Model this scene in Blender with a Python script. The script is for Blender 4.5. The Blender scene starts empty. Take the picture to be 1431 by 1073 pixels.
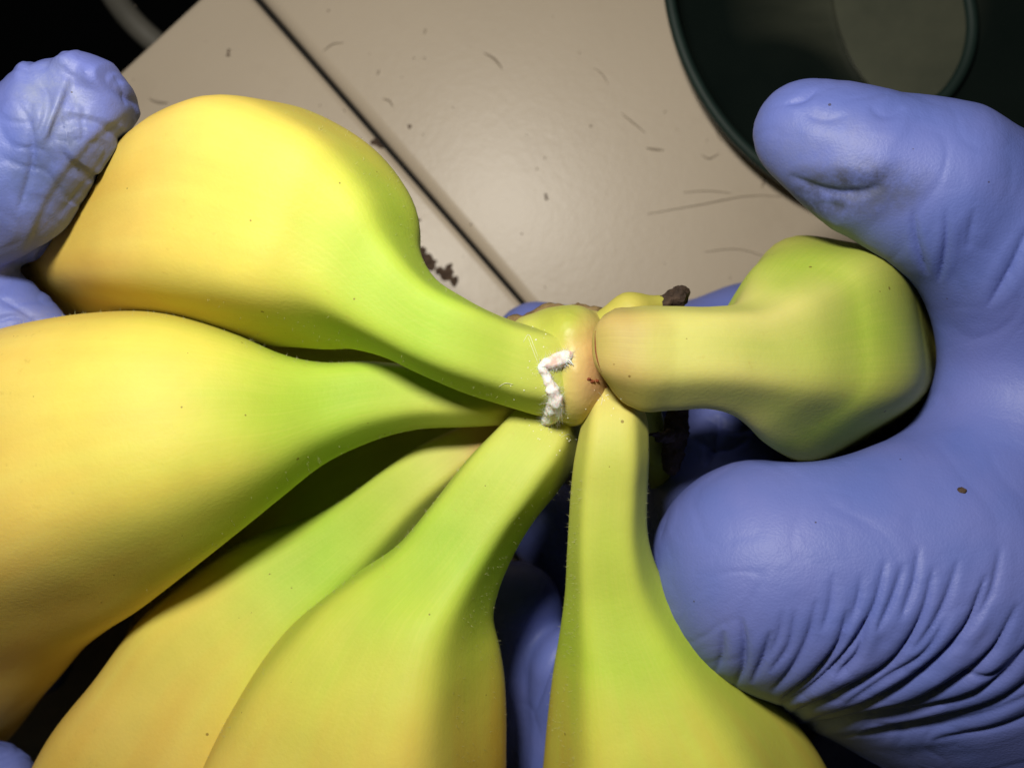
import bpy, bmesh, math, random
import numpy as np
from mathutils import Vector

random.seed(7)
rng = np.random.default_rng(7)
sc = bpy.context.scene
COL = sc.collection

# ------------------------------------------------------------------ camera
CAM_H = 0.17                 # camera height over the crown plane (m)
K = 0.000125                 # metres per photo pixel in the crown plane
cam_d = bpy.data.cameras.new('camera')
cam = bpy.data.objects.new('camera', cam_d)
COL.objects.link(cam)
cam.location = (0, 0, CAM_H)
cam.rotation_euler = (0, 0, 0)
cam_d.sensor_width = 36
cam_d.lens = 36 * CAM_H / (1431 * K)
cam_d.clip_start = 0.005
cam_d.clip_end = 20
cam_d.dof.use_dof = True
cam_d.dof.focus_distance = 0.168
cam_d.dof.aperture_fstop = 16
sc.camera = cam

# ------------------------------------------------------------------ light
w = bpy.data.worlds.new('World')
sc.world = w
w.use_nodes = True
bg = w.node_tree.nodes['Background']
bg.inputs['Color'].default_value = (0.75, 0.95, 0.95, 1)
bg.inputs['Strength'].default_value = 0.012
ld = bpy.data.lights.new('work_lamp', 'AREA')
ld.shape = 'DISK'
ld.size = 0.035
ld.energy = 0.65
ld.color = (1.0, 0.96, 0.88)
lo = bpy.data.objects.new('work_lamp', ld)
COL.objects.link(lo)
lo.location = (-0.036, 0.088, 0.180)
lo.rotation_euler = (Vector((0.0, 0.0, -0.02)) - lo.location).to_track_quat('-Z', 'Y').to_euler()
sc.view_settings.view_transform = 'Standard'
sc.view_settings.look = 'None'
sc.view_settings.exposure = 0.0
sc.view_settings.gamma = 1.0
sc.view_settings.use_curve_mapping = False
sc.cycles.use_denoising = True
sc.cycles.max_bounces = 6
sc.cycles.diffuse_bounces = 2

# ------------------------------------------------------------------ helpers
def P(px, py, z=0.0):
    s = K * (CAM_H - z) / CAM_H
    return np.array([(px - 715.5) * s, -(py - 536.5) * s, z])

def R(px, z=0.0):
    return px * K * (CAM_H - z) / CAM_H

def to_px(v):
    s = K * (CAM_H - v[:, 2]) / CAM_H
    return np.stack([v[:, 0] / s + 715.5, -v[:, 1] / s + 536.5], 1)

def tag(o, label=None, cat=None, group=None, kind=None):
    if label: o['label'] = label
    if cat: o['category'] = cat
    if group: o['group'] = group
    if kind: o['kind'] = kind
    return o

def empty(name, loc=(0, 0, 0)):
    o = bpy.data.objects.new(name, None)
    COL.objects.link(o)
    o.location = loc
    o.empty_display_size = 0.01
    return o

def mesh_obj(name, verts, faces, mat, parent=None, smooth=True):
    me = bpy.data.meshes.new(name)
    if isinstance(faces, np.ndarray):
        k = faces.shape[1]
        me.vertices.add(len(verts)); me.vertices.foreach_set('co', np.ascontiguousarray(verts, np.float32).ravel())
        me.loops.add(faces.size); me.loops.foreach_set('vertex_index', faces.astype(np.int32).ravel())
        me.polygons.add(len(faces)); me.polygons.foreach_set('loop_start', np.arange(0, faces.size, k, dtype=np.int32))
        me.update(calc_edges=True)
    else:
        if isinstance(verts, np.ndarray): verts = verts.tolist()
        me.from_pydata(verts, [], faces)
        me.update()
    if smooth:
        me.polygons.foreach_set('use_smooth', [True] * len(me.polygons))
    if mat: me.materials.append(mat)
    o = bpy.data.objects.new(name, me)
    COL.objects.link(o)
    if parent:
        o.parent = parent
        o.location = -np.array(parent.location)
    return o

def bm_obj(name, bm, mat, parent=None, smooth=False):
    me = bpy.data.meshes.new(name)
    bm.to_mesh(me); bm.free()
    if smooth:
        me.polygons.foreach_set('use_smooth', [True] * len(me.polygons))
    if mat: me.materials.append(mat)
    o = bpy.data.objects.new(name, me)
    COL.objects.link(o)
    if parent:
        o.parent = parent
        o.location = -np.array(parent.location)
    return o

def hermite(pts, n):
    """smooth interpolation through rows of pts, n samples, by chord length of the first 3 columns"""
    pts = np.asarray(pts, float)
    d = np.linalg.norm(np.diff(pts[:, :3], axis=0), axis=1) + 1e-9
    t = np.concatenate([[0], np.cumsum(d)])
    m = np.zeros_like(pts)
    sl = np.diff(pts, axis=0) / d[:, None]
    m[1:-1] = (sl[:-1] * d[1:, None] + sl[1:] * d[:-1, None]) / (d[1:] + d[:-1])[:, None]
    m[0], m[-1] = sl[0], sl[-1]
    u = np.linspace(0, t[-1], n)
    i = np.clip(np.searchsorted(t, u, 'right') - 1, 0, len(d) - 1)
    h = d[i]; x = ((u - t[i]) / h)[:, None]; h = h[:, None]
    return ((2*x**3-3*x**2+1)*pts[i] + (x**3-2*x**2+x)*h*m[i]
            + (-2*x**3+3*x**2)*pts[i+1] + (x**3-x**2)*h*m[i+1]), u

LAT = rng.uniform(-1, 1, (32, 32, 32, 3))
def vnoise(X):
    """smooth lattice noise, three channels in -1..1"""
    X = np.asarray(X, float)
    i = np.floor(X).astype(int); f = X - i; f = f*f*(3-2*f)
    out = 0
    for a in (0, 1):
        for b in (0, 1):
            for c in (0, 1):
                wt = (f[:, 0] if a else 1-f[:, 0])*(f[:, 1] if b else 1-f[:, 1])*(f[:, 2] if c else 1-f[:, 2])
                out = out + wt[:, None]*LAT[(i[:, 0]+a) % 32, (i[:, 1]+b) % 32, (i[:, 2]+c) % 32]
    return out

# ---- signed distance modelling -> surface nets
def sd_cone(X, a, b, ra, rb):
    a = np.asarray(a); b = np.asarray(b)
    ab = b - a
    t = np.clip(((X - a) @ ab) / (ab @ ab), 0, 1)
    return np.linalg.norm(X - a - t[..., None] * ab, axis=-1) - (ra + t * (rb - ra))

def sd_ell(X, c, r, rot=0.0):
    c = np.asarray(c); r = np.asarray(r)
    Q = X - c
    if rot:
        ca, sa = math.cos(rot), math.sin(rot)
        Q = np.stack([ca*Q[..., 0]+sa*Q[..., 1], -sa*Q[..., 0]+ca*Q[..., 1], Q[..., 2]], -1)
    k0 = np.linalg.norm(Q / r, axis=-1)
    k1 = np.linalg.norm(Q / (r * r), axis=-1) + 1e-9
    return k0 * (k0 - 1.0) / k1

def smin(a, b, k):
    h = np.clip(0.5 + 0.5 * (b - a) / k, 0, 1)
    return b + (a - b) * h - k * h * (1 - h)

def smax(a, b, k):
    return -smin(-a, -b, k)

def surface_nets(f, org, cell):
    nx, ny, nz = f.shape
    s = f < 0
    corners = [(i, j, k) for i in (0, 1) for j in (0, 1) for k in (0, 1)]
    def cs(a, c): return a[c[0]:nx-1+c[0], c[1]:ny-1+c[1], c[2]:nz-1+c[2]]
    cnt = sum(cs(s, c).astype(np.int8) for c in corners)
    act = (cnt > 0) & (cnt < 8)
    idx = np.argwhere(act)
    acc = np.zeros((len(idx), 3)); num = np.zeros(len(idx))
    vals = {c: f[idx[:, 0]+c[0], idx[:, 1]+c[1], idx[:, 2]+c[2]] for c in corners}
    for c in corners:
        for ax in range(3):
            if c[ax] == 0:
                c2 = list(c); c2[ax] = 1; c2 = tuple(c2)
                a, b = vals[c], vals[c2]
                m = (a < 0) != (b < 0)
                t = np.where(m, a / np.where(m, a - b, 1), 0)
                p = np.tile(np.array(c, float), (len(idx), 1)); p[:, ax] += t
                acc[m] += p[m]; num += m
    V = (idx + acc / num[:, None]) * cell + org
    vid = -np.ones((nx-1, ny-1, nz-1), int)
    vid[tuple(idx.T)] = np.arange(len(idx))
    F = []
    for ax in range(3):
        o1, o2 = [(1, 2), (2, 0), (0, 1)][ax]
        sl0 = [slice(None)]*3; sl1 = [slice(None)]*3
        sl0[ax] = slice(0, -1); sl1[ax] = slice(1, None)
        ch = s[tuple(sl0)] != s[tuple(sl1)]
        e = np.argwhere(ch)
        ok = (e[:, o1] > 0) & (e[:, o2] > 0) & (e[:, o1] < f.shape[o1]-1) & (e[:, o2] < f.shape[o2]-1)
        e = e[ok]
        d1 = np.zeros(3, int); d1[o1] = 1
        d2 = np.zeros(3, int); d2[o2] = 1
        q = np.stack([vid[tuple((e-d1-d2).T)], vid[tuple((e-d2).T)], vid[tuple(e.T)], vid[tuple((e-d1).T)]], 1)
        fl = ~s[tuple(e.T)]
        q[fl] = q[fl][:, ::-1]
        F.append(q)
    return V, np.concatenate(F)

def sdf_mesh(fn, lo, hi, cell):
    lo = np.asarray(lo); hi = np.asarray(hi)
    B = 4
    nb = np.ceil((hi - lo) / (cell*B)).astype(int)
    n = nb*B
    # coarse pass: only blocks near the surface are sampled finely
    cax = [lo[i] + cell*B*(np.arange(nb[i]) + 0.5) - cell*0.5 for i in range(3)]
    C = fn(np.stack(np.meshgrid(*cax, indexing='ij'), -1))
    near = np.abs(C) < cell*B*1.35
    f = np.repeat(np.repeat(np.repeat(C, B, 0), B, 1), B, 2)
    m = np.repeat(np.repeat(np.repeat(near, B, 0), B, 1), B, 2)
    idx = np.argwhere(m)
    f[m] = fn(idx*cell + lo)
    f[0] = f[-1] = 1; f[:, 0] = f[:, -1] = 1; f[:, :, 0] = f[:, :, -1] = 1
    return surface_nets(f, lo, cell)

def subdivide(V, F, smooth=2):
    """split quads in four and relax, all in numpy"""
    n = len(V)
    E = np.sort(np.stack([F, np.roll(F, -1, 1)], -1).reshape(-1, 2), 1)
    key = E[:, 0].astype(np.int64)*n + E[:, 1]
    uk, inv = np.unique(key, return_inverse=True)
    a, b = uk // n, uk % n
    em = n + inv.reshape(-1, 4)                       # edge midpoint ids per face corner
    fc = n + len(uk) + np.arange(len(F))
    W = np.concatenate([V, (V[a]+V[b])/2, V[F].mean(1)])
    Q = np.concatenate([np.stack([F[:, i], em[:, i], fc, em[:, (i-1) % 4]], 1) for i in range(4)])
    for _ in range(smooth):
        acc = np.zeros_like(W); cnt = np.bincount(Q.ravel(), minlength=len(W)).astype(float)
        m = W[Q].mean(1)
        for k in range(3):
            acc[:, k] = np.bincount(Q.ravel(), np.repeat(m[:, k], 4), minlength=len(W))
        W = acc / cnt[:, None]
    return W, Q

def get_co(o):
    a = np.zeros(len(o.data.vertices) * 3); o.data.vertices.foreach_get('co', a)
    n = np.zeros(len(a)); o.data.vertices.foreach_get('normal', n)
    return a.reshape(-1, 3), n.reshape(-1, 3)

def set_co(o, v):
    o.data.vertices.foreach_set('co', np.ascontiguousarray(v).ravel()); o.data.update()

def wrinkle(v, n, lines):
    """creases: (list of photo points, width px, depth mm[, ridge factor]) pressed into the facing surface"""
    uv = to_px(v)
    disp = np.zeros(len(v))
    face = np.clip(n[:, 2] * 3 + 0.6, 0, 1)
    for L in lines:
        pts, wd, dp = L[0], L[1], L[2]
        rg = L[3] if len(L) > 3 else 0.22
        pp, _ = hermite([(x, y, 0) for x, y in pts], 24)
        pp = pp[:, :2]
        lo, hi = pp.min(0) - 5*wd, pp.max(0) + 5*wd
        m = np.where(((uv > lo) & (uv < hi)).all(1))[0]
        if not len(m): continue
        best = np.full(len(m), 1e9); bt = np.zeros(len(m))
        for i in range(len(pp)-1):
            a, b = pp[i], pp[i+1]; ab = b - a
            t = np.clip(((uv[m]-a) @ ab)/(ab @ ab + 1e-9), 0, 1)
            d = np.linalg.norm(uv[m]-a-t[:, None]*ab, axis=1)
            k = d < best
            best[k] = d[k]; bt[k] = (i + t[k])/(len(pp)-1)
        pk = L[4] if len(L) > 4 else 0.62            # where along the crease it is deepest
        taper = np.where(bt < pk, np.sin(0.5*np.pi*bt/pk), np.cos(0.5*np.pi*(bt-pk)/(1-pk)))
        taper = np.clip(taper, 0, 1)**0.8
        q = best / (wd*(0.55 + 0.45*taper))
        disp[m] += dp*0.0013*taper*(-1.0/(1 + (1.25*q)**2)**1.5 + rg*np.exp(-((q-2.6)/1.2)**2))
    return v + n * (disp*face)[:, None]

def step_fold(v, n, pts, wd, dp, reach):
    """a fold: the surface to the right of the line (walking along it) drops by dp mm over wd px"""
    uv = to_px(v)
    pp, _ = hermite([(x, y, 0) for x, y in pts], 24); pp = pp[:, :2]
    best = np.full(len(v), 1e9); sd = np.zeros(len(v)); bt = np.zeros(len(v))
    for i in range(len(pp)-1):
        a, b = pp[i], pp[i+1]; ab = b - a
        t = np.clip(((uv-a) @ ab)/(ab @ ab), 0, 1)
        r = uv-a-t[:, None]*ab
        d = np.linalg.norm(r, axis=1); k = d < best
        best[k] = d[k]; sd[k] = np.sign(ab[1]*-r[k, 0] + ab[0]*r[k, 1])*d[k]; bt[k] = (i+t[k])/(len(pp)-1)
    q = np.clip((sd + wd*0.2)/wd, 0, 1); q = q*q*(3-2*q)
    fade = np.clip(1.6 - np.abs(sd)/reach, 0, 1)*np.clip(np.sin(np.pi*np.clip(bt, .02, .98))*2.5, 0, 1)
    lip = 0.35*np.exp(-((sd + wd*0.35)/(wd*0.6))**2)
    disp = dp*0.001*fade*(-q + lip)*np.clip(n[:, 2]*3 + .6, 0, 1)
    return v + n*disp[:, None]

# ------------------------------------------------------------------ materials
class NT:
    def __init__(self, name):
        self.m = bpy.data.materials.new(name); self.m.use_nodes = True
        self.t = self.m.node_tree
        self.b = self.t.nodes['Principled BSDF']
    def n(self, kind, **kw):
        nd = self.t.nodes.new(kind)
        for k, v in kw.items():
            if k.startswith('_'): setattr(nd, k[1:], v)
            else: nd.inputs[k.replace('__', ' ')].default_value = v
        return nd
    def l(self, a, b): self.t.links.new(a, b)
    def ramp(self, fac, stops, interp='LINEAR'):
        r = self.n('ShaderNodeValToRGB'); r.color_ramp.interpolation = interp
        e = r.color_ramp.elements
        while len(e) > 1: e.remove(e[0])
        e[0].position, e[0].color = stops[0][0], (*stops[0][1], 1) if len(stops[0][1]) == 3 else stops[0][1]
        for p, c in stops[1:]:
            x = e.new(p); x.color = (*c, 1) if len(c) == 3 else c
        self.l(fac, r.inputs['Fac']); return r.outputs['Color']
    def mix(self, fac, a, b, mode='MIX'):
        m = self.n('ShaderNodeMix'); m.data_type = 'RGBA'; m.blend_type = mode
        for sock, val in ((m.inputs[0], fac), (m.inputs[6], a), (m.inputs[7], b)):
            if hasattr(val, 'is_linked'): self.l(val, sock)
            elif isinstance(val, (int, float)): sock.default_value = val
            else: sock.default_value = (*val, 1)
        return m.outputs[2]
    def math(self, op, a, b=0.0, clamp=False):
        m = self.n('ShaderNodeMath'); m.operation = op; m.use_clamp = clamp
        for sock, val in ((m.inputs[0], a), (m.inputs[1], b)):
            if hasattr(val, 'is_linked'): self.l(val, sock)
            else: sock.default_value = val
        return m.outputs[0]
    def noise(self, vec, scale, detail=4, rough=0.5):
        x = self.n('ShaderNodeTexNoise', Scale=scale, Detail=detail, Roughness=rough)
        if vec is not None: self.l(vec, x.inputs['Vector'])
        return x.outputs['Fac']
    def voro(self, vec, scale, rnd=1.0):
        x = self.n('ShaderNodeTexVoronoi', Scale=scale, Randomness=rnd)
        self.l(vec, x.inputs['Vector']); return x
    def mapping(self, vec, scale=(1, 1, 1), loc=(0, 0, 0), rot=(0, 0, 0)):
        m = self.n('ShaderNodeMapping'); self.l(vec, m.inputs['Vector'])
        m.inputs['Scale'].default_value = scale; m.inputs['Location'].default_value = loc
        m.inputs['Rotation'].default_value = rot
        return m.outputs[0]
    def bump(self, h, strength, dist):
        b = self.n('ShaderNodeBump', Strength=strength, Distance=dist)
        self.l(h, b.inputs['Height']); self.l(b.outputs[0], self.b.inputs['Normal'])
    def blob(self, vec, c, r, soft=1.0):
        """1 inside an ellipsoid patch c with radii r fading to 0"""
        x = self.mapping(vec, tuple(1/v for v in r), tuple(-a/v for a, v in zip(c, r)))
        d = self.n('ShaderNodeVectorMath'); d.operation = 'LENGTH'; self.l(x, d.inputs[0])
        return self.math('SUBTRACT', 1.0, d.outputs['Value'], True)

def spots(nt, vec, scale, size, keep):
    """sparse round specks, 0..1"""
    v = nt.voro(vec, scale)
    near = nt.math('LESS_THAN', v.outputs['Distance'], size)
    sep = nt.n('ShaderNodeSeparateColor'); nt.l(v.outputs['Color'], sep.inputs[0])
    return nt.math('MULTIPLY', near, nt.math('LESS_THAN', sep.outputs[0], keep))

def banana_mat(name, shift=0.0, green=0.0, stops=None):
    nt = NT(name)
    uv = nt.n('ShaderNodeUVMap').outputs[0]
    ob = nt.n('ShaderNodeTexCoord').outputs['Object']
    sep = nt.n('ShaderNodeSeparateXYZ'); nt.l(uv, sep.inputs[0])
    att = nt.n('ShaderNodeAttribute'); att.attribute_name = 'ridge'
    big = nt.noise(ob, 45, 3)
    v = nt.math('ADD', sep.outputs[1], nt.math('MULTIPLY', nt.math('SUBTRACT', big, 0.5), 0.18))
    v = nt.math('ADD', v, shift)
    col = nt.ramp(v, stops or [
        (0.00, (0.64, 0.42, 0.13)), (0.05, (0.60, 0.51, 0.12)), (0.10, (0.56, 0.56, 0.11)), (0.20, (0.51, 0.59, 0.09)),
        (0.34, (0.41, 0.59, 0.06)), (0.46, (0.48, 0.60, 0.065)), (0.62, (0.69, 0.62, 0.10)),
        (0.84, (0.80, 0.59, 0.13)), (1.0, (0.80, 0.56, 0.11))])
    # facets between the ridges stay greener, ridges ripen first
    gmask = nt.math('MULTIPLY', nt.ramp(v, [(0.1, (0.25,)*3), (0.38, (1,)*3), (0.75, (0.15,)*3)]),
                    nt.math('SUBTRACT', 1.0, att.outputs['Fac'], True))
    col = nt.mix(nt.math('MULTIPLY', gmask, 0.38 + green), col, (0.30, 0.50, 0.025))
    # lengthwise fibres
    fib = nt.noise(nt.mapping(uv, (34, 2.2, 1)), 3.0, 4, 0.6)
    col = nt.mix(nt.ramp(fib, [(0.45, (0,)*3), (0.75, (0.14,)*3)]), col, (0.78, 0.68, 0.16))
    col = nt.mix(nt.math('MULTIPLY', nt.ramp(nt.noise(nt.mapping(uv, (5, 1.1, 1), (3, 7, 0)), 2.0, 2), [(0.42, (0,)*3), (0.75, (0.45,)*3)]),
                         nt.ramp(v, [(0.5, (0,)*3), (0.75, (1,)*3)])), col, (0.74, 0.42, 0.07))
    col = nt.mix(1.0, col, nt.ramp(nt.noise(nt.mapping(ob, (1, 1, 1), (7, 1, 3)), 120, 4, 0.6), [(0.25, (0.91,)*3), (0.75, (1.0,)*3)]), 'MULTIPLY')
    # faint scuffs
    sc_ = nt.noise(nt.mapping(ob, (1, 1, 1), (2, 5, 1)), 420, 6, 0.75)
    col = nt.mix(nt.math('MULTIPLY', nt.ramp(sc_, [(0.60, (0,)*3), (0.72, (0.45,)*3)]), nt.ramp(nt.noise(ob, 30, 2), [(0.5, (0,)*3), (0.65, (1,)*3)])), col, (0.45, 0.32, 0.06))
    # specks
    s1 = spots(nt, ob, 210, 0.065, 0.20)
    s2 = spots(nt, nt.mapping(ob, (1, 1, 1), (0.3, 0.2, 0.1)), 420, 0.07, 0.07)
    col = nt.mix(nt.math('MULTIPLY', nt.math('MAXIMUM', s1, s2), 0.7), col, (0.16, 0.09, 0.015))
    nt.l(col, nt.b.inputs['Base Color'])
    nt.b.inputs['Roughness'].default_value = 0.58
    nt.b.inputs['Specular IOR Level'].default_value = 0.28
    nt.b.inputs['Subsurface Weight'].default_value = 0.12
    nt.b.inputs['Subsurface Radius'].default_value = (1.0, 0.7, 0.15)
    nt.b.inputs['Subsurface Scale'].default_value = 0.002
    h = nt.math('ADD', nt.noise(ob, 1500, 2), nt.math('MULTIPLY', nt.noise(ob, 260, 2), 0.8))
    nt.bump(h, 0.10, 0.0004)
    return nt.m

def glove_mat(name, patches):
    nt = NT(name)
    ob = nt.n('ShaderNodeTexCoord').outputs['Object']
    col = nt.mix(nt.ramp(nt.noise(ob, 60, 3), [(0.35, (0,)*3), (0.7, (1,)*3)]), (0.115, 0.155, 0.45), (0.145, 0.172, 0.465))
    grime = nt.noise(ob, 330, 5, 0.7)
    for c, r, amt, dirt in patches:  # patch tint: dirt, partly with shade painted in
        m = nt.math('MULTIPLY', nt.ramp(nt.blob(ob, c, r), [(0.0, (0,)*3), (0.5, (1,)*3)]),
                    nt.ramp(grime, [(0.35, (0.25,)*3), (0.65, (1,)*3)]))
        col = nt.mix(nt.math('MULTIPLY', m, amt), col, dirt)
    s1 = spots(nt, ob, 260, 0.07, 0.05)
    s2 = spots(nt, nt.mapping(ob, (1, 1, 1), (0.13, 0.22, 0.31)), 520, 0.09, 0.03)
    col = nt.mix(nt.math('MULTIPLY', nt.math('MAXIMUM', s1, s2), 0.75), col, (0.05, 0.04, 0.045))
    nt.l(col, nt.b.inputs['Base Color'])
    nt.b.inputs['Roughness'].default_value = 0.52
    nt.b.inputs['Specular IOR Level'].default_value = 0.38
    nt.b.inputs['Sheen Weight'].default_value = 0.0
    nt.b.inputs['Sheen Roughness'].default_value = 0.5
    h = nt.math('ADD', nt.noise(ob, 2200, 2), nt.math('MULTIPLY', nt.noise(ob, 500, 2), 0.2))
    h = nt.math('ADD', h, nt.math('MULTIPLY', nt.noise(nt.mapping(ob, (1, 2.2, 1), (0, 0, 0), (0, 0, .5)), 130, 4, 0.55), 1.0))
    nt.bump(h, 0.16, 0.0004)
    return nt.m

def simple_mat(name, c1, c2, scale, rough=0.6, bump=0.3, bdist=0.0005, spec=0.3):
    nt = NT(name)
    ob = nt.n('ShaderNodeTexCoord').outputs['Object']
    f = nt.noise(ob, scale, 5, 0.65)
    nt.l(nt.mix(nt.ramp(f, [(0.3, (0,)*3), (0.7, (1,)*3)]), c1, c2), nt.b.inputs['Base Color'])
    nt.b.inputs['Roughness'].default_value = rough
    nt.b.inputs['Specular IOR Level'].default_value = spec
    if bump: nt.bump(nt.noise(ob, scale*2, 5, 0.6), bump, bdist)
    return nt.m

def bench_mat():
    nt = NT('bench_laminate')
    ob = nt.n('ShaderNodeTexCoord').outputs['Object']
    col = nt.mix(nt.ramp(nt.noise(ob, 14, 4), [(0.3, (0,)*3), (0.7, (1,)*3)]), (0.41, 0.34, 0.255), (0.45, 0.375, 0.285))
    # faint smears, scratches and specks
    col = nt.mix(nt.ramp(nt.noise(nt.mapping(ob, (1, 1, 1), (5, 2, 0)), 55, 5, 0.6), [(0.58, (0,)*3), (0.8, (0.35,)*3)]), col, (0.34, 0.27, 0.20))
    col = nt.mix(nt.ramp(nt.noise(nt.mapping(ob, (12, 160, 1), (0, 0, 0), (0, 0, -0.25)), 1.0, 4, 0.6), [(0.66, (0,)*3), (0.74, (0.3,)*3)]), col, (0.3, 0.24, 0.18))
    s = nt.math('MAXIMUM', spots(nt, ob, 70, 0.07, 0.12), spots(nt, nt.mapping(ob, (1, 1, 1), (0.3, 0.1, 0.0)), 150, 0.08, 0.06))
    col = nt.mix(nt.math('MULTIPLY', s, 0.6), col, (0.15, 0.11, 0.08))
    nt.l(col, nt.b.inputs['Base Color'])
    nt.b.inputs['Roughness'].default_value = 0.38
    nt.b.inputs['Specular IOR Level'].default_value = 0.32
    nt.bump(nt.math('ADD', nt.noise(ob, 420, 3), nt.math('MULTIPLY', nt.noise(ob, 1300, 2), 0.5)), 0.10, 0.0005)
    return nt.m

M_bench = bench_mat()
M_gap = simple_mat('dark_gap', (0.01, 0.009, 0.008), (0.02, 0.018, 0.015), 200, 0.9)
M_floor = simple_mat('dark_floor', (0.008, 0.008, 0.009), (0.012, 0.012, 0.012), 20, 0.8)

# ------------------------------------------------------------------ setting
BZ = -0.090                  # bench top height
def slab(name, pts_px, mat, parent, thick=0.02, bev=0.0015, top=BZ):
    bm = bmesh.new()
    vs = [bm.verts.new(P(x, y, top)) for x, y in pts_px]
    f = bm.faces.new(vs)
    f.normal_update()
    if f.normal.z < 0: f.normal_flip()
    r = bmesh.ops.extrude_face_region(bm, geom=[f])
    nv = [e for e in r['geom'] if isinstance(e, bmesh.types.BMVert)]
    bmesh.ops.translate(bm, verts=vs, vec=(0, 0, -thick))
    bmesh.ops.recalc_face_normals(bm, faces=bm.faces)
    tops = [e for e in bm.edges if all(abs(v.co.z - top) < 1e-6 for v in e.verts)]
    bmesh.ops.bevel(bm, geom=tops, offset=bev, segments=6, affect='EDGES', profile=0.5)
    o = bm_obj(name, bm, mat, parent, True)
    return o

bench = empty('bench_top', (0, 0, BZ))
tag(bench, 'beige laminate bench top in two slabs with a dark joint', None, None, 'structure')
# seam line in photo: (362,-5) -> (725,415); edge of the bench: (275,0) -> (165,100)
def along(p, q, t): return (p[0] + (q[0]-p[0])*t, p[1] + (q[1]-p[1])*t)
sA, sB = (362, 0), (727, 418)
e0, e1 = along(sA, sB, -0.25), along(sA, sB, 3.0)
ox, oy = 2.3, -2.0
slab('slab', [(e0[0]+ox, e0[1]+oy), (e1[0]+ox, e1[1]+oy), (2600, 1800), (2600, -700), (900, -700)], M_bench, bench, bev=0.0035)
b0, b1 = (275, -1), (165, 101)
slab('slab', [(322-ox, -44-oy), along(b0, b1, 9), (-300, 1700), (e1[0]-ox, e1[1]-oy)], M_bench, bench, bev=0.002)
slab('joint_strip', [(e0[0]+ox*3, e0[1]), (e1[0]+ox*3, e1[1]), (e1[0]-ox*3, e1[1]), (e0[0]-ox*3, e0[1])], M_gap, bench, thick=0.004, bev=0.0002, top=BZ-0.006)
bm = bmesh.new()
bmesh.ops.create_grid(bm, x_segments=2, y_segments=2, size=3)
bmesh.ops.translate(bm, verts=bm.verts, vec=(0, 0, -0.9))
tag(bm_obj('floor', bm, M_floor), 'dark floor far below the bench edge', None, None, 'structure')

# ------------------------------------------------------------------ bananas
def profile(n, facets, p):
    """rounded polygon section; facets are the directions its faces look to"""
    th = np.linspace(0, 2*np.pi, n, endpoint=False)
    a = np.sort(np.radians(np.asarray(facets, float)) % (2*np.pi))
    c = np.clip(np.cos(th[:, None] - a[None]), 0, None)
    r = (c**p).sum(1)**(-1.0/p)
    x, y = r*np.cos(th), r*np.sin(th)
    x = (x - (x.max()+x.min())/2) / ((x.max()-x.min())/2)
    y = y / ((y.max()-y.min())/2)
    y -= (y.max()+y.min())/2
    gap = np.abs((th[:, None] - a[None] + np.pi) % (2*np.pi) - np.pi).min(1)     # 0 on a face centre
    rid = np.clip(gap/np.radians(36), 0, 1)**1.5
    return x, y, rid

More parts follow.
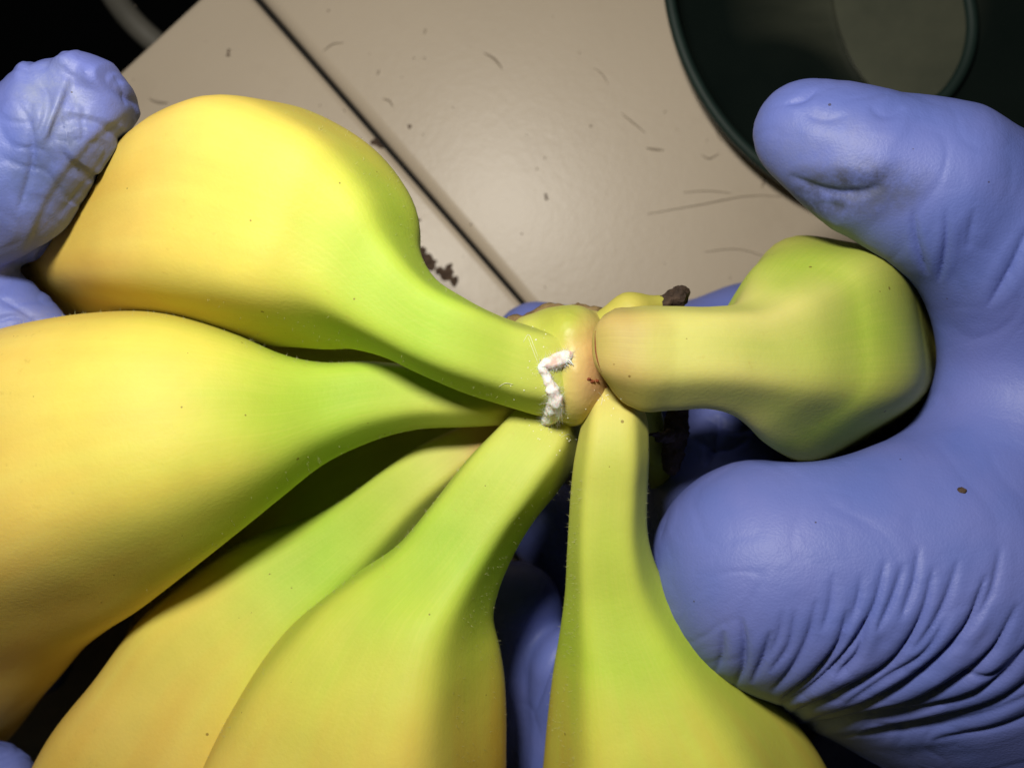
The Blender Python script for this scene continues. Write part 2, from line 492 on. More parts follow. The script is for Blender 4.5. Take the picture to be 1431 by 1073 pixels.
def banana(name, st, parent, mat, phase=0.0, facets=None, asp=0.95, p0=14, p1=9, n=72, ns=110, plen=0.05):
    """st rows: left edge x,y, right edge x,y (photo), centre height z[, aspect]"""
    if facets is None: facets = [math.degrees(phase) + 36 + 72*k for k in range(5)]
    rows = []
    for s in st:
        x1, y1, x2, y2, z = s[:5]
        c = P((x1+x2)/2, (y1+y2)/2, z)
        wv = (P(x1, y1, z) - P(x2, y2, z)) / 2
        rows.append([*c, wv[0], wv[1], s[5] if len(s) > 5 else asp])
    S, u = hermite(rows, ns)
    T = np.gradient(S[:, :3], axis=0)
    T /= np.linalg.norm(T, axis=1)[:, None]
    verts = []; uvv = []; rid = []
    sg = None
    for i in range(ns):
        W = np.array([S[i, 3], S[i, 4], 0.0]); wl = np.linalg.norm(W)
        e2 = np.cross(T[i], W/wl); e2 /= np.linalg.norm(e2)
        if sg is None: sg = 1.0 if e2[2] > 0 else -1.0
        e2 = e2*sg
        k = min(1.0, u[i]/plen)
        x, y, rd = profile(n, facets, p0 + (p1-p0)*k)
        ring = S[i, :3] + x[:, None]*W + (y*wl*S[i, 5])[:, None]*e2
        verts.append(ring); rid.append(rd)
        uvv.append(np.full(n, u[i]/0.1))
    V = np.concatenate(verts); rid = np.concatenate(rid)
    # slight lumps
    lump = vnoise(V*70)[:, 0]
    ctr = np.repeat(S[:, :3], n, axis=0)
    V = ctr + (V - ctr)*(1 + 0.018*lump)[:, None]
    F = []
    for i in range(ns-1):
        for j in range(n):
            a, b = i*n+j, i*n+(j+1) % n
            F.append((a, b, b+n, a+n))
    c0, c1 = len(V), len(V)+1
    V = np.concatenate([V, [S[0, :3]-T[0]*np.linalg.norm(S[0, 3:5])*0.25], [S[-1, :3]+T[-1]*np.linalg.norm(S[-1, 3:5])*0.3]])
    F += [(c0, (j+1) % n, j) for j in range(n)] + [(c1, (ns-1)*n+j, (ns-1)*n+(j+1) % n) for j in range(n)]
    o = mesh_obj(name, V, F, mat, parent)
    me = o.data
    bmv = bmesh.new(); bmv.from_mesh(me); bmesh.ops.recalc_face_normals(bmv, faces=bmv.faces); bmv.to_mesh(me); bmv.free()
    at = me.attributes.new('ridge', 'FLOAT', 'POINT')
    at.data.foreach_set('value', np.concatenate([rid, [0.5, 0.5]]))
    uvl = me.uv_layers.new(name='UVMap')
    th = np.tile(np.abs(np.linspace(-1, 1, n, endpoint=False)), ns)   # mirrored so that there is no seam
    vv = np.concatenate(uvv)
    full = np.stack([np.concatenate([th, [0, 0]]), np.concatenate([vv, [0, u[-1]/0.1]])], 1)
    li = np.zeros(len(me.loops), int); me.loops.foreach_get('vertex_index', li)
    uvl.data.foreach_set('uv', full[li].ravel())
    me.polygons.foreach_set('use_smooth', [True]*len(me.polygons))
    return o

bunch = empty('banana_bunch', P(800, 520, -0.03))
tag(bunch, 'bunch of green and yellow bananas held by two blue gloves', 'bananas')

M_b1 = banana_mat('banana_peel_a', 0.0)
M_b2 = banana_mat('banana_peel_b', -0.03)
M_b5 = banana_mat('banana_peel_e', -0.12)
M_b3 = banana_mat('banana_peel_c', 0.0, -0.1, [
    (0.00, (0.64, 0.40, 0.15)), (0.04, (0.62, 0.48, 0.14)), (0.10, (0.60, 0.56, 0.13)), (0.18, (0.58, 0.60, 0.11)),
    (0.34, (0.54, 0.63, 0.085)), (0.50, (0.51, 0.65, 0.065)), (0.66, (0.68, 0.68, 0.10)), (1.0, (0.82, 0.66, 0.11))])
M_b4 = banana_mat('banana_peel_d', -0.05, 0.1, [
    (0.00, (0.50, 0.36, 0.12)), (0.035, (0.54, 0.46, 0.13)), (0.08, (0.61, 0.57, 0.16)), (0.20, (0.62, 0.57, 0.17)),
    (0.32, (0.46, 0.53, 0.085)), (0.48, (0.54, 0.52, 0.12)), (1.0, (0.60, 0.53, 0.14))])

# top left banana
bA = banana('banana', [
    (830,490, 832,575, -.013), (795,472, 800,586, -.009), (750,457, 750,579, -.004), (700,440, 690,562, -.002), (650,415, 632,543, .000), (603,383, 575,519, .000), (577,335, 530,498, -.001),
    (570,283, 480,483, -.003), (532,222, 430,483, -.006), (470,172, 370,482, -.009), (400,145, 310,478, -.013),
    (328,166, 245,470, -.018), (258,215, 176,456, -.024), (192,264, 108,444, -.032), (118,322, 50,432, -.042), (40,360, 0,418, -.054), (-10,375, -25,402, -.064)],
    bunch, M_b1, facets=[14, 90, 162, 238, 306], p0=7, p1=8)
# left banana below it
bB = banana('banana', [
    (765,545, 755,600, -.016), (735,530, 725,595, -.014), (660,520, 650,597, -.014), (580,510, 570,602, -.013), (510,505, 505,622, -.012), (450,506, 450,650, -.011),
    (395,494, 400,690, -.010), (330,466, 345,735, -.009), (250,440, 280,785, -.009), (150,434, 205,838, -.012),
    (40,455, 130,890, -.018), (-70,510, 70,945, -.027), (-160,600, 25,1005, -.038), (-220,720, -25,1070, -.050), (-240,860, -80,1110, -.062), (-220,980, -130,1130,-.07)],
    bunch, M_b2, phase=math.radians(112), p0=9, p1=5)
# lower left banana in the shade of the one above
bC = banana('banana', [
    (740,560, 760,600, -.026), (690,575, 715,625, -.026), (640,597, 665,665, -.027), (590,620, 620,712, -.027), (540,653, 578,762, -.028), (484,693, 540,812, -.029),
    (425,725, 500,870, -.030), (345,755, 470,940, -.031), (240,825, 440,1030, -.032), (150,930, 410,1130, -.034),
    (85,1030, 370,1230, -.038), (50,1130, 330,1310, -.045), (60,1240, 290,1380, -.055), (110,1350, 240,1420, -.068)],
    bunch, M_b5, phase=math.radians(110), p1=7)
# middle banana
bD = banana('banana', [
    (750,535, 835,560, -.016), (728,566, 818,588, -.014), (700,594, 808,640, -.012), (655,640, 782,684, -.011), (603,705, 745,732, -.011), (550,766, 716,782, -.011),
    (490,808, 697,830, -.011), (425,862, 690,870, -.011), (370,920, 697,915, -.012), (322,990, 703,975, -.014),
    (284,1065, 706,1050, -.017), (260,1150, 705,1130, -.022), (250,1240, 695,1220, -.030), (270,1330, 670,1300, -.042), (330,1400, 610,1380, -.055), (400,1440, 540,1420, -.066)],
    bunch, M_b1, facets=[2, 74, 156, 232, 300], p0=10, p1=7.5)
# lower right banana
bF = banana('banana', [
    (838,528, 868,526, -.008), (826,552, 888,550, -.006), (815,585, 903,578, -.005), (806,630, 908,625, -.004), (799,685, 906,685, -.005), (794,760, 908,755, -.006), (791,830, 930,815, -.008),
    (784,890, 985,880, -.010), (776,950, 1048,945, -.012), (770,1010, 1103,1005, -.014),
    (764,1075, 1150,1070, -.017), (760,1150, 1185,1140, -.021), (770,1230, 1200,1220, -.028), (800,1310, 1180,1300, -.038), (860,1380, 1130,1370, -.05), (930,1430, 1060,1420, -.06)],
    bunch, M_b3, facets=[14, 86, 152, 230, 300], p0=8, p1=8)
# right banana, its body turning away from the viewer
bE = banana('banana', [
    (838,462, 842,515, .001), (848,440, 856,545, .002), (885,429, 890,572, .003), (940,427, 938,574, .003), (1000,428, 992,572, .003), (1044,422, 1032,583, .001),
    (1072,394, 1062,603, -.002), (1100,357, 1094,630, -.008), (1124,336, 1126,648, -.014), (1142,329, 1142,650, -.025), (1160,333, 1160,644, -.040), (1186,345, 1186,630, -.055), (1192,380, 1192,590, -.070), (1194,440, 1194,530, -.080)],
    bunch, M_b4, facets=[12, 80, 148, 228, 305], p0=6, p1=8, plen=.04, asp=0.88)
# back row, mostly in shade
bG = banana('banana', [
    (730,560, 730,620, -.040), (660,585, 690,650, -.042), (590,590, 620,690, -.045), (520,600, 560,740, -.048), (440,625, 500,830, -.052), (340,690, 430,930, -.058), (240,790, 380,1020, -.066), (190,900, 320,1080, -.075), (190,1000, 260,1090, -.085)],
    bunch, M_b3, phase=math.radians(90), p1=7)
bH = banana('banana', [
    (760,500, 760,560, -.040), (690,470, 690,560, -.042), (610,450, 600,560, -.045), (520,440, 510,580, -.050), (420,420, 410,620, -.058), (320,410, 310,620, -.068), (220,430, 215,580, -.080), (150,470, 150,530, -.088)],
    bunch, M_b3, phase=math.radians(90), p1=7)

# ------------------------------------------------------------------ crown of the bunch
def crown_mat():
    nt = NT('crown_peel')
    ob = nt.n('ShaderNodeTexCoord').outputs['Object']
    col = nt.mix(nt.ramp(nt.noise(ob, 90, 3), [(0.35, (0,)*3), (0.65, (1,)*3)]), (0.57, 0.54, 0.13), (0.61, 0.50, 0.13))
    g = nt.blob(ob, P(780, 445, 0), (R(60), R(46), 0.03))
    col = nt.mix(nt.ramp(g, [(0, (0,)*3), (0.6, (0.8,)*3)]), col, (0.42, 0.47, 0.05))
    o_ = nt.blob(ob, P(842, 520, 0), (R(62), R(110), 0.03))
    col = nt.mix(nt.ramp(o_, [(0, (0,)*3), (0.7, (0.9,)*3)]), col, (0.62, 0.35, 0.15))
    l_ = nt.blob(ob, P(725, 515, 0), (R(75), R(95), 0.03))
    col = nt.mix(nt.ramp(l_, [(0, (0,)*3), (0.5, (0.9,)*3)]), col, (0.53, 0.57, 0.105))
    s_ = spots(nt, ob, 500, 0.1, 0.08)
    col = nt.mix(nt.math('MULTIPLY', s_, 0.5), col, (0.2, 0.09, 0.03))
    nt.l(col, nt.b.inputs['Base Color'])
    nt.b.inputs['Roughness'].default_value = 0.5
    nt.b.inputs['Subsurface Weight'].default_value = 0.12
    nt.b.inputs['Subsurface Radius'].default_value = (1, 0.6, 0.2)
    nt.b.inputs['Subsurface Scale'].default_value = 0.002
    nt.bump(nt.math('ADD', nt.noise(ob, 900, 3), nt.noise(ob, 250, 3)), 0.2, 0.0005)
    return nt.m
M_crown = crown_mat()
M_stub = simple_mat('stub_peel', (0.44, 0.42, 0.07), (0.54, 0.46, 0.09), 150, 0.55, 0.2)
M_dry = simple_mat('dried_brown', (0.018, 0.011, 0.008), (0.075, 0.046, 0.03), 380, 0.75, 0.9, 0.0010)
M_core = simple_mat('brown_core', (0.12, 0.075, 0.03), (0.28, 0.19, 0.08), 260, 0.75, 0.7, 0.0008)
M_crack = simple_mat('rust_brown', (0.16, 0.035, 0.012), (0.26, 0.07, 0.02), 700, 0.7, 0.3)

def crown_f(X):
    d = sd_cone(X, P(760, 505, -.010), P(790, 520, -.008), R(56), R(62))
    d = smin(d, sd_ell(X, P(803, 517, -.007), (R(36), R(74), .0098)), .006)
    d = smin(d, sd_ell(X, P(792, 464, -.008), (R(42), R(34), .0095)), .005)
    d = smin(d, sd_ell(X, P(748, 466, -.014), (R(40), R(24), .008)), .004)
    d = smin(d, sd_cone(X, P(839, 452, -.008), P(835, 535, -.007), R(16), R(18)), .002)
    d = smin(d, sd_cone(X, P(800, 520, -.02), P(800, 520, -.045), R(75), R(60)), .006)
    return d + 0.00016*np.sin(X[..., 0]*620 + 2*np.sin(X[..., 1]*430))*np.sin(X[..., 1]*540 + X[..., 0]*300)
V, F = sdf_mesh(crown_f, P(640, 700, -.06)*[1, 1, 0] + [0, 0, -.06], P(960, 340, -.06)*[1, 1, 0] + [0, 0, .012], 0.0008)
V, F = subdivide(V, F)
crown = mesh_obj('crown', V, F, M_crown, bunch)

def stub_f(X):
    d = sd_cone(X, P(850, 455, -.007), P(880, 438, -.007), R(26), R(25))
    d = smin(d, sd_cone(X, P(880, 436, -.007), P(932, 424, -.010), R(24), R(13)), .003)
    return d
V, F = sdf_mesh(stub_f, P(800, 520, 0) - [0, 0, .025], P(990, 380, 0) + [0, 0, .01], 0.0006)
stub = mesh_obj('stem_stub', V, F, M_stub, bunch)

def rough_blob(name, segs, parent, mat, cell=0.0005, amp=0.0008, freq=500, k=0.0012):
    A = np.array([s[0] for s in segs] + [s[1] for s in segs]); rm = max(max(s[2], s[3]) for s in segs) * 1.4 + 0.001
    def f(X):
        d = None
        for a, b, ra, rb in segs:
            q = sd_cone(X, a, b, ra, rb)
            d = q if d is None else smin(d, q, k)
        return d
    V, F = sdf_mesh(f, A.min(0) - rm, A.max(0) + rm, cell)
    V = V + vnoise(V*freq)*amp + vnoise(V*freq*2.3 + 5)*amp*0.5
    return mesh_obj(name, V, F, mat, parent)

rough_blob('cut_end', [(P(928, 424, -.009), P(950, 414, -.009), R(13), R(15))], stub, M_dry, 0.0004, 0.0005, 900)
stub.children[0].location = (0, 0, 0)
rough_blob('torn_rim', [(P(722, 455, -.018), P(770, 442, -.018), R(18), R(18)), (P(770, 442, -.018), P(832, 442, -.016), R(18), R(15)),
                        (P(803, 427, -.018), P(808, 425, -.016), R(5), R(3))], bunch, M_core, 0.0006, 0.0006, 500)
rough_blob('dried_bract', [(P(950, 565, -.022), P(945, 600, -.022), R(17), R(19)), (P(945, 600, -.022), P(938, 650, -.028), R(19), R(15)),
                           (P(938, 606, -.014), P(909, 607, -.010), R(7), R(3)), (P(940, 612, -.016), P(920, 615, -.012), R(8), R(4))], bunch, M_dry, 0.0005, 0.0005, 700)
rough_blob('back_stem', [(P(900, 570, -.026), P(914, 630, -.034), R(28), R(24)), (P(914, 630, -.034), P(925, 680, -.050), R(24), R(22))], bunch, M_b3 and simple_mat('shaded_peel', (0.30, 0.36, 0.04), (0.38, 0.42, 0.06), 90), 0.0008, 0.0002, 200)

# ------------------------------------------------------------------ gloved hands
def chain(X, d, pts, k):
    for a, b in zip(pts[:-1], pts[1:]):
        q = sd_cone(X, P(*a[:3]), P(*b[:3]), R(a[3], a[2]), R(b[3], b[2]))
        d = q if d is None else smin(d, q, k)
    return d

def right_hand(X):
    d = chain(X, None, [(1116, 182, -.006, 60), (1150, 197, -.005, 71), (1218, 231, -.004, 90), (1312, 264, -.004, 110), (1425, 335, -.009, 128), (1600, 520, -.03, 190)], .005)
    d = chain(X, d, [(1430, 350, -.012, 122), (1450, 500, -.022, 140), (1460, 640, -.022, 165), (1490, 800, -.024, 210)], .010)
    i = chain(X, None, [(1068, 800, -.012, 148), (1190, 800, -.012, 158), (1320, 795, -.014, 180), (1550, 850, -.026, 240)], .010)
    i = chain(X, i, [(1170, 880, -.030, 124), (1330, 900, -.034, 150), (1500, 930, -.038, 178)], .022)
    i = chain(X, i, [(1075, 800, -.012, 140), (1015, 760, -.045, 112), (1005, 640, -.062, 88), (1005, 540, -.064, 80)], .008)
    d = smin(d, i, .012)
    q = sd_ell(X, P(1144, 490, -.03), (R(154, -.03), R(158, -.03), .08))       # pressed round the banana
    q2 = sd_cone(X, P(1115, 490, -.012), P(1190, 490, -.07), R(153, -.012), R(152, -.07))
    d = smax(d, -q2, .003)
    m = chain(X, None, [(1420, 560, -.055, 120), (1250, 520, -.070, 95), (1050, 480, -.064, 76), (900, 506, -.060, 72), (752, 487, -.056, 66)], .006)
    r = chain(X, None, [(1450, 900, -.050, 150), (1150, 1180, -.060, 95), (900, 1190, -.055, 80), (803, 1060, -.050, 66), (800, 935, -.046, 60)], .006)
    t = chain(X, None, [(1450, 950, -.065, 140), (1100, 1280, -.070, 90), (800, 1240, -.064, 78), (728, 1010, -.060, 72), (718, 850, -.056, 66)], .006)
    l = chain(X, None, [(1400, 800, -.075, 110), (1050, 860, -.080, 70), (830, 800, -.078, 66), (762, 730, -.076, 60)], .006)
    for f in (m, r, t, l): d = smin(d, f, .003)
    return d

def glove(name, fn, lo, hi, mat, lines, label, cell=0.0008, folds=(), crumple=0.0):
    V, F = sdf_mesh(fn, lo, hi, cell)
    V, F = subdivide(V, F)
    o = mesh_obj(name, V, F, mat)
    v, n = get_co(o)
    soft = vnoise(v*55)[:, 0]
    v = v + n*(soft*0.0005)[:, None]
    set_co(o, v); v, n = get_co(o)
    if crumple:       # loose film: sharp irregular puckers between smooth swells
        q = v*[150, 150, 60]; q = q + vnoise(q*.5)*.8
        rid = np.abs(vnoise(q)[:, 0]); rid2 = np.abs(vnoise(q*1.9 + 9)[:, 1])
        v = v + n*(crumple*(np.minimum(rid, .35) - .25 + .4*(np.minimum(rid2, .3) - .2)))[:, None]
        set_co(o, v); v, n = get_co(o)
    for fo in folds:
        v = step_fold(v, n, *fo); set_co(o, v); v, n = get_co(o)
    v = wrinkle(v, n, lines)
    set_co(o, v)
    tag(o, label, 'gloved hand')
    return o

right_lines = [
    # fan of tight creases below the bent finger
    ([(1036, 862), (1040, 905), (1036, 940), (1024, 960)], 7.0, 0.82, 0.12), ([(1078, 880), (1066, 922), (1050, 955)], 7.0, 0.76, 0.12),
    ([(1142, 835), (1130, 890), (1100, 945), (1076, 968)], 7.0, 0.68, 0.12), ([(1185, 850), (1175, 895), (1140, 945), (1090, 980)], 7.0, 1.32, 0.12),
    ([(1238, 780), (1222, 850), (1190, 905), (1140, 960), (1085, 990)], 7.0, 1.08, 0.12), ([(1264, 785), (1245, 845), (1225, 885)], 7.0, 0.70, 0.12),
    ([(1305, 790), (1290, 860), (1255, 920), (1190, 965), (1100, 1000)], 7.5, 1.31, 0.12),
    ([(1340, 780), (1318, 850), (1285, 900), (1272, 912)], 7.0, 0.67, 0.12), ([(1380, 800), (1350, 880), (1300, 935), (1220, 985), (1120, 1012)], 7.7, 1.79, 0.12),
    ([(1425, 840), (1385, 915), (1320, 965), (1230, 1000), (1140, 1020)], 7.0, 1.45, 0.12), ([(1440, 900), (1385, 945), (1340, 945)], 7.0, 0.62, 0.12),
    ([(1480, 920), (1400, 980), (1310, 1010), (1200, 1026)], 8.1, 1.42, 0.12), ([(1500, 970), (1400, 1015), (1300, 1034)], 7.0, 0.66, 0.12),
    ([(1112, 850), (1102, 905), (1075, 940)], 7.0, 0.53, 0.12), ([(1212, 865), (1200, 915), (1165, 950)], 7.0, 0.90, 0.12),
    ([(1330, 850), (1300, 905), (1240, 950), (1180, 985)], 7.0, 0.80, 0.12), ([(1400, 900), (1340, 955), (1260, 990)], 7.0, 0.65, 0.12),
    ([(1460, 870), (1400, 950), (1300, 992), (1180, 1012), (1110, 1014)], 7.0, 1.45, 0.12), ([(1480, 950), (1380, 1000), (1240, 1025), (1150, 1028)], 7.0, 0.66, 0.12),
    ([(1165, 800), (1160, 850), (1148, 885)], 7.0, 0.40, 0.1), ([(1205, 800), (1196, 850), (1180, 885)], 7.0, 0.40, 0.1), ([(1285, 760), (1276, 820), (1258, 868)], 7.0, 0.50, 0.1),
    ([(1400, 760), (1385, 830), (1350, 890)], 7.0, 0.50, 0.1), ([(1010, 880), (1008, 915), (1000, 940)], 7.0, 0.50, 0.1), ([(1095, 850), (1088, 890), (1070, 925)], 7.0, 0.40, 0.1),
    # thumb web
    ([(1276, 290), (1282, 340), (1296, 385)], 5, 0.45), ([(1322, 290), (1322, 345), (1312, 395)], 5, 0.45),
    ([(1440, 310), (1415, 370), (1380, 430)], 7, 0.6), ([(1362, 290), (1352, 350)], 7, 0.25),
    # thumb tip: nail and folds
    ([(1096, 146), (1118, 142), (1142, 126)], 5, 0.35), ([(1128, 138), (1132, 160), (1152, 166), (1186, 160)], 10, 0.25),
    ([(1215, 148), (1230, 160), (1266, 152)], 10, 0.35),
    ([(1100, 245), (1150, 268), (1205, 270), (1235, 258)], 13, 1.1), ([(1140, 285), (1185, 294)], 9, 0.4),
    # finger creases under the bananas
    ([(800, 870), (770, 930), (745, 1000)], 6, 0.5), ([(960, 610), (1010, 625), (1050, 612)], 5, 0.9), ([(985, 585), (1030, 600), (1070, 590)], 5, 0.8),
    ([(1005, 580), (1000, 620), (985, 650)], 5, 0.7), ([(922, 755), (938, 695)], 4, 0.25),
]
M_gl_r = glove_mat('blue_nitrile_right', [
    (P(1165, 275, -.002), (R(120), R(46), .03), 1.0, (0.045, 0.052, 0.10)),  # dirt under the thumb, with its underside shade painted in
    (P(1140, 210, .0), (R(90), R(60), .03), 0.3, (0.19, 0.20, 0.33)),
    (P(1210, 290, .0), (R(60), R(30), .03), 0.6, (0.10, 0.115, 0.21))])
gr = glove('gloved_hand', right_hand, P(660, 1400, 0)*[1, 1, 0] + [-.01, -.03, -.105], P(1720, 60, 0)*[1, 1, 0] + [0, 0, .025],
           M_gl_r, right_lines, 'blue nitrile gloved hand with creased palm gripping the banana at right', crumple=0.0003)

def left_hand(X):
    d = chain(X, None, [(122, 140, -.001, 54), (76, 178, -.001, 70), (5, 245, -.004, 92), (-120, 335, -.012, 108), (-300, 560, -.03, 220)], .005)
    for x, y, r in ((152, 122, 26), (70, 122, 26), (120, 106, 22)):
        d = smin(d, sd_ell(X, P(x, y, -.002), (R(r), R(r), .009)), .003)
    f = chain(X, None, [(162, 152, -.007, 27), (112, 215, -.012, 36), (30, 312, -.017, 46), (-120, 390, -.02, 60)], .003)
    d = smin(d, f, .0040)
    d = chain(X, d, [(-300, 600, -.03, 200), (-330, 850, -.04, 200)], .01)
    i = chain(X, None, [(72, 482, -.016, 48), (0, 457, -.016, 66), (-120, 470, -.02, 75), (-300, 560, -.03, 120)], .006)
    m = chain(X, None, [(-20, 1098, -.030, 64), (-120, 1120, -.035, 75), (-300, 1000, -.04, 110)], .006)
    r = chain(X, None, [(60, 760, -.085, 62), (-80, 760, -.085, 70), (-300, 760, -.06, 110)], .006)
    l = chain(X, None, [(40, 920, -.085, 58), (-100, 930, -.085, 66), (-300, 880, -.06, 110)], .006)
    for f in (i, m, r, l): d = smin(d, f, .003)
    return d
left_lines = [
    ([(48, 105), (66, 135), (62, 165), (50, 195)], 7, 0.4, 0.0), ([(15, 130), (38, 165), (46, 220), (25, 300)], 8, 0.5, 0.0),
    ([(150, 215), (120, 258), (80, 305)], 8, 0.3, 0.0), ([(86, 92), (94, 104), (110, 108)], 6, 0.3, 0.0), ([(160, 105), (172, 128), (176, 150)], 6, 0.35, 0.0),
    ([(-10, 412), (30, 432), (66, 458)], 7, 0.5, 0.0), ([(-10, 450), (20, 442), (44, 448)], 6, 0.4, 0.0)]
left_folds = [([(20, 385), (48, 310), (70, 264), (108, 216), (135, 186), (190, 150)], 16, 0.5, 50),
              ([(60, 205), (72, 170), (84, 140), (100, 100)], 9, 0.7, 40)]
M_gl_l = glove_mat('blue_nitrile_left', [  # dust and dirt; the darker patches also paint in dimmer light
    (P(100, 160, 0), (R(60), R(75), .03), 0.8, (0.24, 0.27, 0.40)),
    (P(115, 235, 0), (R(80), R(60), .03), 0.85, (0.10, 0.125, 0.25)),
    (P(60, 280, 0), (R(60), R(70), .03), 0.7, (0.09, 0.12, 0.28)),
    (P(20, 450, 0), (R(50), R(40), .03), 0.5, (0.25, 0.24, 0.28))])
gl = glove('gloved_hand', left_hand, P(-420, 1220, 0)*[1, 1, 0] + [-.02, -.02, -.105], P(230, 50, 0)*[1, 1, 0] + [.01, .005, .02],
           M_gl_l, left_lines, 'dusty blue gloved hand at left with wrinkled fingertip on the top banana', folds=left_folds, crumple=0.0019)

# ------------------------------------------------------------------ green dish on the bench
def lathe(name, prof, c, mat, parent, n=128):
    V = []; F = []
    for i in range(n):
        a = 2*math.pi*i/n
        for r, z in prof: V.append((c[0]+r*math.cos(a), c[1]+r*math.sin(a), z))
    m = len(prof)
    for i in range(n):
        for j in range(m-1):
            a, b = i*m+j, ((i+1) % n)*m+j
            F.append((a, b, b+1, a+1))
    return mesh_obj(name, V, F, mat, parent)

def dish_mat():
    nt = NT('dark_green_plastic')
    ob = nt.n('ShaderNodeTexCoord').outputs['Object']
    z = BZ + .003
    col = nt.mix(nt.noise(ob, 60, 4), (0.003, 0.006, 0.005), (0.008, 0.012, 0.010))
    r1 = nt.ramp(nt.blob(ob, P(1200, 5, z), (R(190, z), R(135, z), .05)), [(0.0, (0,)*3), (0.45, (0.55,)*3), (0.8, (1,)*3)])  # soft reflection in the dish, painted into its base colour
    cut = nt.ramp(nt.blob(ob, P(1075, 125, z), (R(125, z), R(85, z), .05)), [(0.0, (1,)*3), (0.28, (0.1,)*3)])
    refl_noise = nt.ramp(nt.noise(nt.mapping(ob, (1, 3, 1), (0, 0, 0), (0, 0, .6)), 45, 5, 0.6), [(0.3, (0.6,)*3), (0.7, (1,)*3)])
    col = nt.mix(nt.math('MULTIPLY', nt.math('MULTIPLY', r1, cut), refl_noise), col, (0.06, 0.064, 0.045))
    nt.l(col, nt.b.inputs['Base Color'])
    nt.b.inputs['Roughness'].default_value = 0.2
    return nt.m
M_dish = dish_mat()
M_rim = simple_mat('green_rim', (0.008, 0.018, 0.015), (0.013, 0.027, 0.022), 60, 0.55, 0.05, spec=0.25)
M_olive = simple_mat('painted_reflection', (0.055, 0.060, 0.042), (0.085, 0.088, 0.06), 40, 0.4, 0.1)
zr = BZ + 0.012
dc = P(1300, -56, zr); dr = R(372, zr)
dish = empty('round_dish', (dc[0], dc[1], BZ))
tag(dish, 'dark green glossy round dish with raised rim on the bench', 'dish')
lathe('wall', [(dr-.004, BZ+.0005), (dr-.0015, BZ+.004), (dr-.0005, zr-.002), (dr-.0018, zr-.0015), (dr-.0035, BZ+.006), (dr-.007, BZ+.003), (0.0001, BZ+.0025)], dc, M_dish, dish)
lathe('rim', [(dr-.0022, zr-.002), (dr-.0022, zr-.0003), (dr-.0014, zr+.0003), (dr-.0004, zr+.0003), (dr+.0004, zr-.0004), (dr+.0004, zr-.0018), (dr-.0002, zr-.0024), (dr-.0022, zr-.002)], dc, M_rim, dish)
# dish reflection built as a pale slab, its dark right edge as a tube
def outline_slab(name, pts, z0, z1, mat, parent, closed=True):
    pp, _ = hermite([(x, y, 0) for x, y in pts + [pts[0]]], 64)
    top = [P(x, y, z1) for x, y, _ in pp[:-1]]; n = len(top)
    bot = [np.array([p[0], p[1], z0]) for p in top]
    V = top + bot
    F = [tuple(range(n))] + [(i, n+i, n+(i+1) % n, (i+1) % n) for i in range(n)]
    o = mesh_obj(name, V, F, mat, parent, False)
    b = bmesh.new(); b.from_mesh(o.data); bmesh.ops.recalc_face_normals(b, faces=b.faces); b.to_mesh(o.data); b.free()
    return o
def tube(name, pts, rad, mat, parent=None, n=12, ns=40, sq=1.0):
    S, _ = hermite([(*p, r) for p, r in zip(pts, rad)], ns)
    T = np.gradient(S[:, :3], axis=0); T /= np.linalg.norm(T, axis=1)[:, None]
    V = []; F = []
    for i in range(ns):
        up = np.array([0, 0, 1.0]) if abs(T[i, 2]) < .9 else np.array([1.0, 0, 0])
        e1 = np.cross(T[i], up); e1 /= np.linalg.norm(e1); e2 = np.cross(e1, T[i])
        for j in range(n):
            a = 2*math.pi*j/n
            V.append(S[i, :3] + S[i, 3]*(math.cos(a)*e1 + sq*math.sin(a)*e2))
    for i in range(ns-1):
        for j in range(n):
            a, b = i*n+j, i*n+(j+1) % n
            F.append((a, b, b+n, a+n))
    F += [tuple(range(n))[::-1], tuple((ns-1)*n+j for j in range(n))]
    return mesh_obj(name, np.array(V), F, mat, parent)
zf = BZ + .0045
outline_slab('reflection_slab', [(1160, -60), (1172, 35), (1215, 118), (1262, 152), (1310, 135), (1345, 90), (1356, 40), (1340, -20), (1290, -120), (1200, -130)], BZ+.003, zf, M_olive, dish)
tube('reflection_edge', [P(1335, -60, zf), P(1354, 0, zf), P(1358, 45, zf), P(1346, 95, zf), P(1312, 140, zf), P(1265, 156, zf)], [.0016]*6, M_rim, dish)
# ------------------------------------------------------------------ hose beyond the bench corner
M_hose = simple_mat('grey_hose', (0.09, 0.085, 0.07), (0.13, 0.12, 0.10), 50, 0.6, 0.1)
hs = tube('hose', [P(120, -120, -.145), P(150, -20, -.14), P(185, 30, -.14), P(235, 75, -.145), P(330, 130, -.17)], [R(17, -.14)]*5, M_hose)
tag(hs, 'grey hose curving down beside the dark bench corner', 'hose')

# ------------------------------------------------------------------ mealybugs and their wax
def wax_mat(name, pink):
    nt = NT(name)
    ob = nt.n('ShaderNodeTexCoord').outputs['Object']
    f = nt.noise(ob, 480, 3)
    col = nt.mix(nt.ramp(f, [(0.45, (0,)*3), (0.62, (pink,)*3)]), (0.92, 0.87, 0.82), (0.86, 0.52, 0.44))
    nt.l(col, nt.b.inputs['Base Color'])
    nt.b.inputs['Roughness'].default_value = 0.85
    nt.b.inputs['Subsurface Weight'].default_value = 0.5
    nt.b.inputs['Subsurface Scale'].default_value = 0.001
    nt.bump(nt.noise(ob, 3500, 4, 0.7), 0.35, 0.0003)
    return nt.m
M_bug = wax_mat('waxy_bug', 0.9); M_wax = wax_mat('cotton_wax', 0.2)

